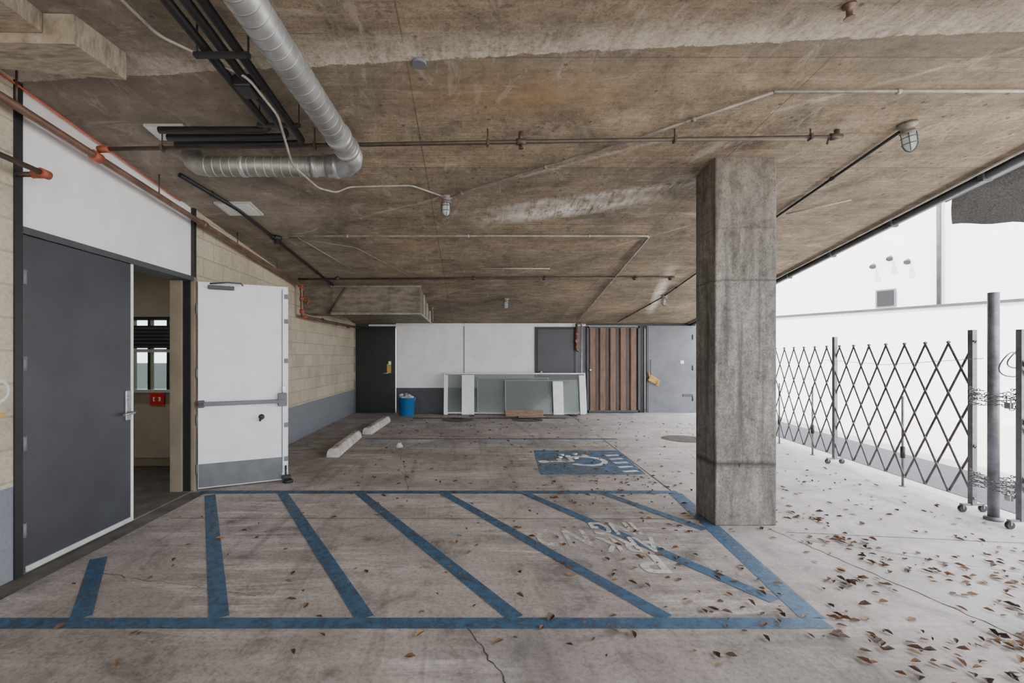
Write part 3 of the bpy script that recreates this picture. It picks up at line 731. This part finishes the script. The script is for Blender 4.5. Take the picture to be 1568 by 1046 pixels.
lean(-.54,-.45,10.66,.93,.03,WHITE)
lean(2.02,2.26,10.64,.78,.012,FRAMEW)
lean(2.66,2.78,10.70,.92,.04,WHITE)
for x in (.05,1.2,2.4): o.bx(x,x+.12,10.45,10.90,0,.02,DARKS)
o.done()
o=B('wood_board_scrap')
o.box((1.30,10.36,.09),(.85,.03,.15),WOOD,rot=Matrix.Rotation(-.2,3,'X'),bev=.004); o.box((1.45,10.30,.02),(.6,.1,.03),WOOD,rz=.1,bev=.004); o.done()
o=B('floor_mat'); o.bx(-1.2,2.2,10.10,10.24,0.0,.006,BLACK); o.done()
o=B('floor_debris')
for x,y in ((1.37,6.2),(1.3,6.3),(1.45,6.1),(1.25,6.15),(1.5,6.35)): o.box((x,y,.015),(.07,.05,.02),FRAMEW,rz=x*9,bev=.007)
o.box((2.68,1.97,.01),(.08,.025,.01),BUCKET,rz=.3,bev=.004)
o.done()

# leaves
def leaves():
    vs=[];fs=[];mi=[]
    def leaf(x,y):
        L=random.uniform(.013,.033); w=L*random.uniform(.3,.6); a=random.random()*6.28; cz=random.uniform(.1,.7)*L
        rx=random.uniform(-.5,.5)
        out=[(-L,0,0),(-L*.4,w*.8,cz*.6),(L*.25,w,cz),(L,0,cz*.4),(L*.25,-w,cz*.8),(-L*.4,-w*.8,cz*.5),(0,0,0)]
        b=len(vs)
        for u,v,h in out:
            vs.append((x+u*math.cos(a)-v*math.sin(a),y+u*math.sin(a)+v*math.cos(a),.007+max(0,h+v*rx*.5)))
        m=random.choice((0,0,1,2,2))
        for i in range(6): fs.append((b+6,b+i,b+(i+1)%6)); mi.append(m)
    def cl(n,x0,x1,y0,y1):
        for _ in range(n): leaf(random.uniform(x0,x1),random.uniform(y0,y1))
    cl(140,2.3,4.3,1.9,5.0); cl(90,-.2,2.0,2.0,4.6); cl(60,-2.5,0,2.0,4.6); cl(300,.2,4.5,4.6,9.5); cl(60,1.4,2.1,2.4,5.5); cl(90,-1.5,.2,4.6,10); cl(70,-1,4,9.3,10.4)
    for cx,cy,n,r in ((2.9,2.9,40,.18),(3.3,2.75,30,.16),(2.6,2.15,40,.13),(2.05,2.3,26,.18),(3.6,3.0,24,.2),(1.2,3.0,14,.25),(1.0,4.6,30,.35),(2.75,3.35,36,.15),(3.1,2.45,50,.12),(1.9,2.1,20,.15),(2.9,3.9,26,.2),(2.2,1.95,22,.14),(2.85,2.1,50,.10),(1.9,5.0,26,.3),(1.2,6.0,30,.5),(2.35,2.75,26,.12),(1.45,2.35,14,.15),(3.0,1.95,30,.10)):
        for _ in range(n): leaf(random.gauss(cx,r),random.gauss(cy,r*.6))
    me=bpy.data.meshes.new('dry_leaves'); me.from_pydata(vs,[],fs)
    for m in LEAF: me.materials.append(m)
    me.polygons.foreach_set('material_index',mi)
    ob=bpy.data.objects.new('dry_leaves',me); scene.collection.objects.link(ob)
leaves()

# ------------------------------------------------------------------ folding gates
def fx(y): return 4.40+.14*(y-3.7)
def gate(y0,y1,posts,h0=.12,h1=1.50,p=.25,k=3):
    o=B('folding_security_gate'); w=p*k
    for layer,sg in ((-.006,1),(.006,-1)):
        i=-k
        while y0+i*p<y1:
            a=y0+i*p; b=a+w
            ca=max(a,y0); cb=min(b,y1)
            if cb-ca>.02:
                def z(t):
                    u=(t-a)/w; u=u if sg>0 else 1-u
                    return h0+(h1-h0)*u
                A=V((fx(ca)+layer,ca,z(ca))); C=V((fx(cb)+layer,cb,z(cb)))
                d=(C-A); L=d.length; d.normalize(); nx=V((1,-.14,0)).normalized(); up=nx.cross(d)
                R=Matrix((nx,d,up)).transposed()
                o.box((A+C)/2,(.005,L+.02,.022),FENCE,rot=R)
            i+=1
    t=y0
    while t<=y1:
        for j in range(0,k+1):
            zz=h0+(h1-h0)*j/k
            o.cyl((fx(t)-.014,t,zz),(fx(t)+.014,t,zz),.009,FENCE,8)
        t+=p
    for y,top in posts:
        x=fx(y); o.bx(x-.02,x+.02,y-.02,y+.02,.06,top,POLE)
        o.bx(x-.10,x+.10,y-.012,y+.012,.055,.075,POLE)
        for dx in (-.09,.09): o.lathe((x+dx,y-.012,.03),(0,1,0),[(.03,0),(.03,.024)],BLACK,14); o.bx(x+dx-.008,x+dx+.008,y-.015,y+.015,.03,.07,POLE)
    o.done()
gate(4.0,10.2,[(4.02,1.60),(5.84,1.62),(8.0,1.6),(10.2,1.6)])
gate(1.2,3.62,[(3.62,1.58),(1.3,1.6)])
o=B('gate_drop_rods')
for y in (4.81,6.35,7.2): x=fx(y)+.03; o.cyl((x,y,0.0),(x,y,.95),.011,POLE); o.lathe((x,y,0),(0,0,1),[(.03,0),(.03,.01)],POLE); o.cyl((x,y,.3),(x,y,.42),.02,BLACK)
o.done()
o=B('gate_lock_pole')
x,y=4.40,3.82
o.cyl((x,y,0),(x,y,1.90),.036,POLE,20); o.lathe((x,y,0),(0,0,1),[(.06,0),(.06,.02),(.045,.03)],POLE)
for cx,cz,rr in ((.05,1.30,.10),(.09,1.34,.07)):
    o.sweep([(x+cx+rr*math.cos(t),y-.09+.02*math.sin(2*t),cz+rr*math.sin(t)) for t in [2*math.pi*i/20 for i in range(20)]],.005,FENCE,6,close=True)
for zc in (.27,.31,.35,.98,1.02,1.06):
    m=34
    for i in range(m):
        t=2*math.pi*i/m
        c=V((x+.06*math.cos(t),y+.17*math.sin(t),zc+.03*math.sin(2*t+zc*9)+.01*math.sin(7*t)))
        tg=V((-.06*math.sin(t),.17*math.cos(t),.02)).normalized(); sd=(V((0,0,1)) if i%2 else tg.cross(V((0,0,1))).normalized())
        o.sweep([c+tg*.015*math.cos(q)+sd*.009*math.sin(q) for q in [2*math.pi*j/8 for j in range(8)]],.0035,FENCE,5,close=True)
for zc in (.26,1.0):
    o.box((x-.05,y-.15,zc-.03),(.03,.045,.05),STEEL,bev=.006); o.sweep([(x-.05,y-.165,zc-.005),(x-.05,y-.165,zc+.03),(x-.05,y-.135,zc+.03),(x-.05,y-.135,zc-.005)],.004,STEEL,6,bend=.01)
o.sweep([(x-.03,y+.05,1.35),(x,y+1.0,1.28),(x+.1,y+2.0,1.33)],.003,FENCE,6)
o.done()

# ------------------------------------------------------------------ outdoors
o=B('wall_boundary')
A=V((13.5,5.8,0)); C=V((6.6,17.3,0)); d=(C-A).normalized(); nn=V((d.y,-d.x,0))
o.hexa([A+V((0,0,-.1)),A+nn*.2+V((0,0,-.1)),C+nn*.2+V((0,0,-.1)),C+V((0,0,-.1)),A+V((0,0,2.5)),A+nn*.2+V((0,0,2.5)),C+nn*.2+V((0,0,2.5)),C+V((0,0,2.5))],OUTW)
o.hexa([A-nn*.04+V((0,0,2.5)),A+nn*.24+V((0,0,2.5)),C+nn*.24+V((0,0,2.5)),C-nn*.04+V((0,0,2.5)),A-nn*.04+V((0,0,2.56)),A+nn*.24+V((0,0,2.56)),C+nn*.24+V((0,0,2.56)),C-nn*.04+V((0,0,2.56))],DGREY)
o.done()
o=B('neighbour_building')
off=nn*1.5; A2=A+off-d*6; C2=C+off+d*8
o.hexa([A2+V((0,0,-.1)),A2+nn*3+V((0,0,-.1)),C2+nn*3+V((0,0,-.1)),C2+V((0,0,-.1)),A2+V((0,0,9)),A2+nn*3+V((0,0,9)),C2+nn*3+V((0,0,9)),C2+V((0,0,9))],OUTW)
Rb=Matrix((d,nn,V((0,0,1)))).transposed()
def hit(m):
    P=A+off; return P+d*((m*P.y-P.x)/(d.x-m*d.y))
w1=hit(.917); o.box(w1+V((0,0,2.95))-nn*.02,(.42,.06,.48),MGREY,rot=Rb); o.box(w1+V((0,0,2.95))-nn*.04,(.34,.06,.40),BLACK,rot=Rb)
w2=hit(1.036)-nn*.12; o.cyl((w2.x,w2.y,2.4),(w2.x,w2.y,5.6),.045,DGREY)
w3=hit(.930)
for k in (-.35,0,.35):
    p=w3+d*k+V((0,0,3.9+.15*(k==0)))-nn*.12; o.lathe(p,-nn+V((0,0,-1.2)),[(.03,0),(.07,.08),(.07,.12)],DGREY,14); o.cyl(p,p+nn*.12,.015,DGREY,8)
o.done()
o=B('shade_cloth_awning')
bm=bmesh.new(); g=[]
for i in range(25):
    row=[]
    for j in range(9):
        u=i/24;v=j/8
        top=3.46+1.40*u; bot=3.12-.02*u+.012*math.sin(u*30)
        row.append(bm.verts.new((6.42+u*2.8,6.05-.3*u+.012*math.sin(u*22+v*3),bot+(top-bot)*v)))
    g.append(row)
for i in range(24):
    for j in range(8): f=bm.faces.new((g[i][j],g[i+1][j],g[i+1][j+1],g[i][j+1])); f.smooth=True
o._merge(bm,MESHF)
o.sweep([(6.35,6.06,3.43),(9.25,5.74,4.88)],.02,DGREY)
o.sweep([(6.4,6.06,3.45),(edgex(6)+.08,6.0,3.38)],.012,DGREY)
o.done()

o=B('wall_sign')
o.lathe((WL+.001,2.69,1.16),(1,0,0),[(.075,0),(.075,.004)],FRAMEW,28); o.lathe((WL+.005,2.69,1.16),(1,0,0),[(.055,0),(.055,.003)],BLOCK,28)
o.bx(WL+.001,WL+.006,2.70,2.735,1.0,1.03,YEL)
o.done()

# ------------------------------------------------------------------ light
w=bpy.data.worlds.new('World'); scene.world=w; w.use_nodes=True
bg=w.node_tree.nodes['Background']; bg.inputs[0].default_value=(.92,.955,1.0,1); bg.inputs[1].default_value=6.6
s=bpy.data.lights.new('sun','SUN'); s.energy=13; s.angle=.03; s.color=(1,.96,.9)
so=bpy.data.objects.new('sun',s); scene.collection.objects.link(so)
so.rotation_euler=V((.55,.15,-1)).to_track_quat('-Z','Y').to_euler()
l=bpy.data.lights.new('interior_room_lamp','AREA'); l.energy=12; l.size=.4; l.color=(1,.9,.75)
lo=bpy.data.objects.new('interior_room_lamp',l); lo.location=(-4.2,3.9,2.55); scene.collection.objects.link(lo)

c=bpy.data.cameras.new('camera'); co=bpy.data.objects.new('camera',c); scene.collection.objects.link(co)
co.location=(0,0,1.36); co.rotation_euler=(math.pi/2,0,0)
c.sensor_width=36; c.lens=16.07; c.shift_x=.044; c.shift_y=.0153; c.clip_start=.05
scene.camera=co
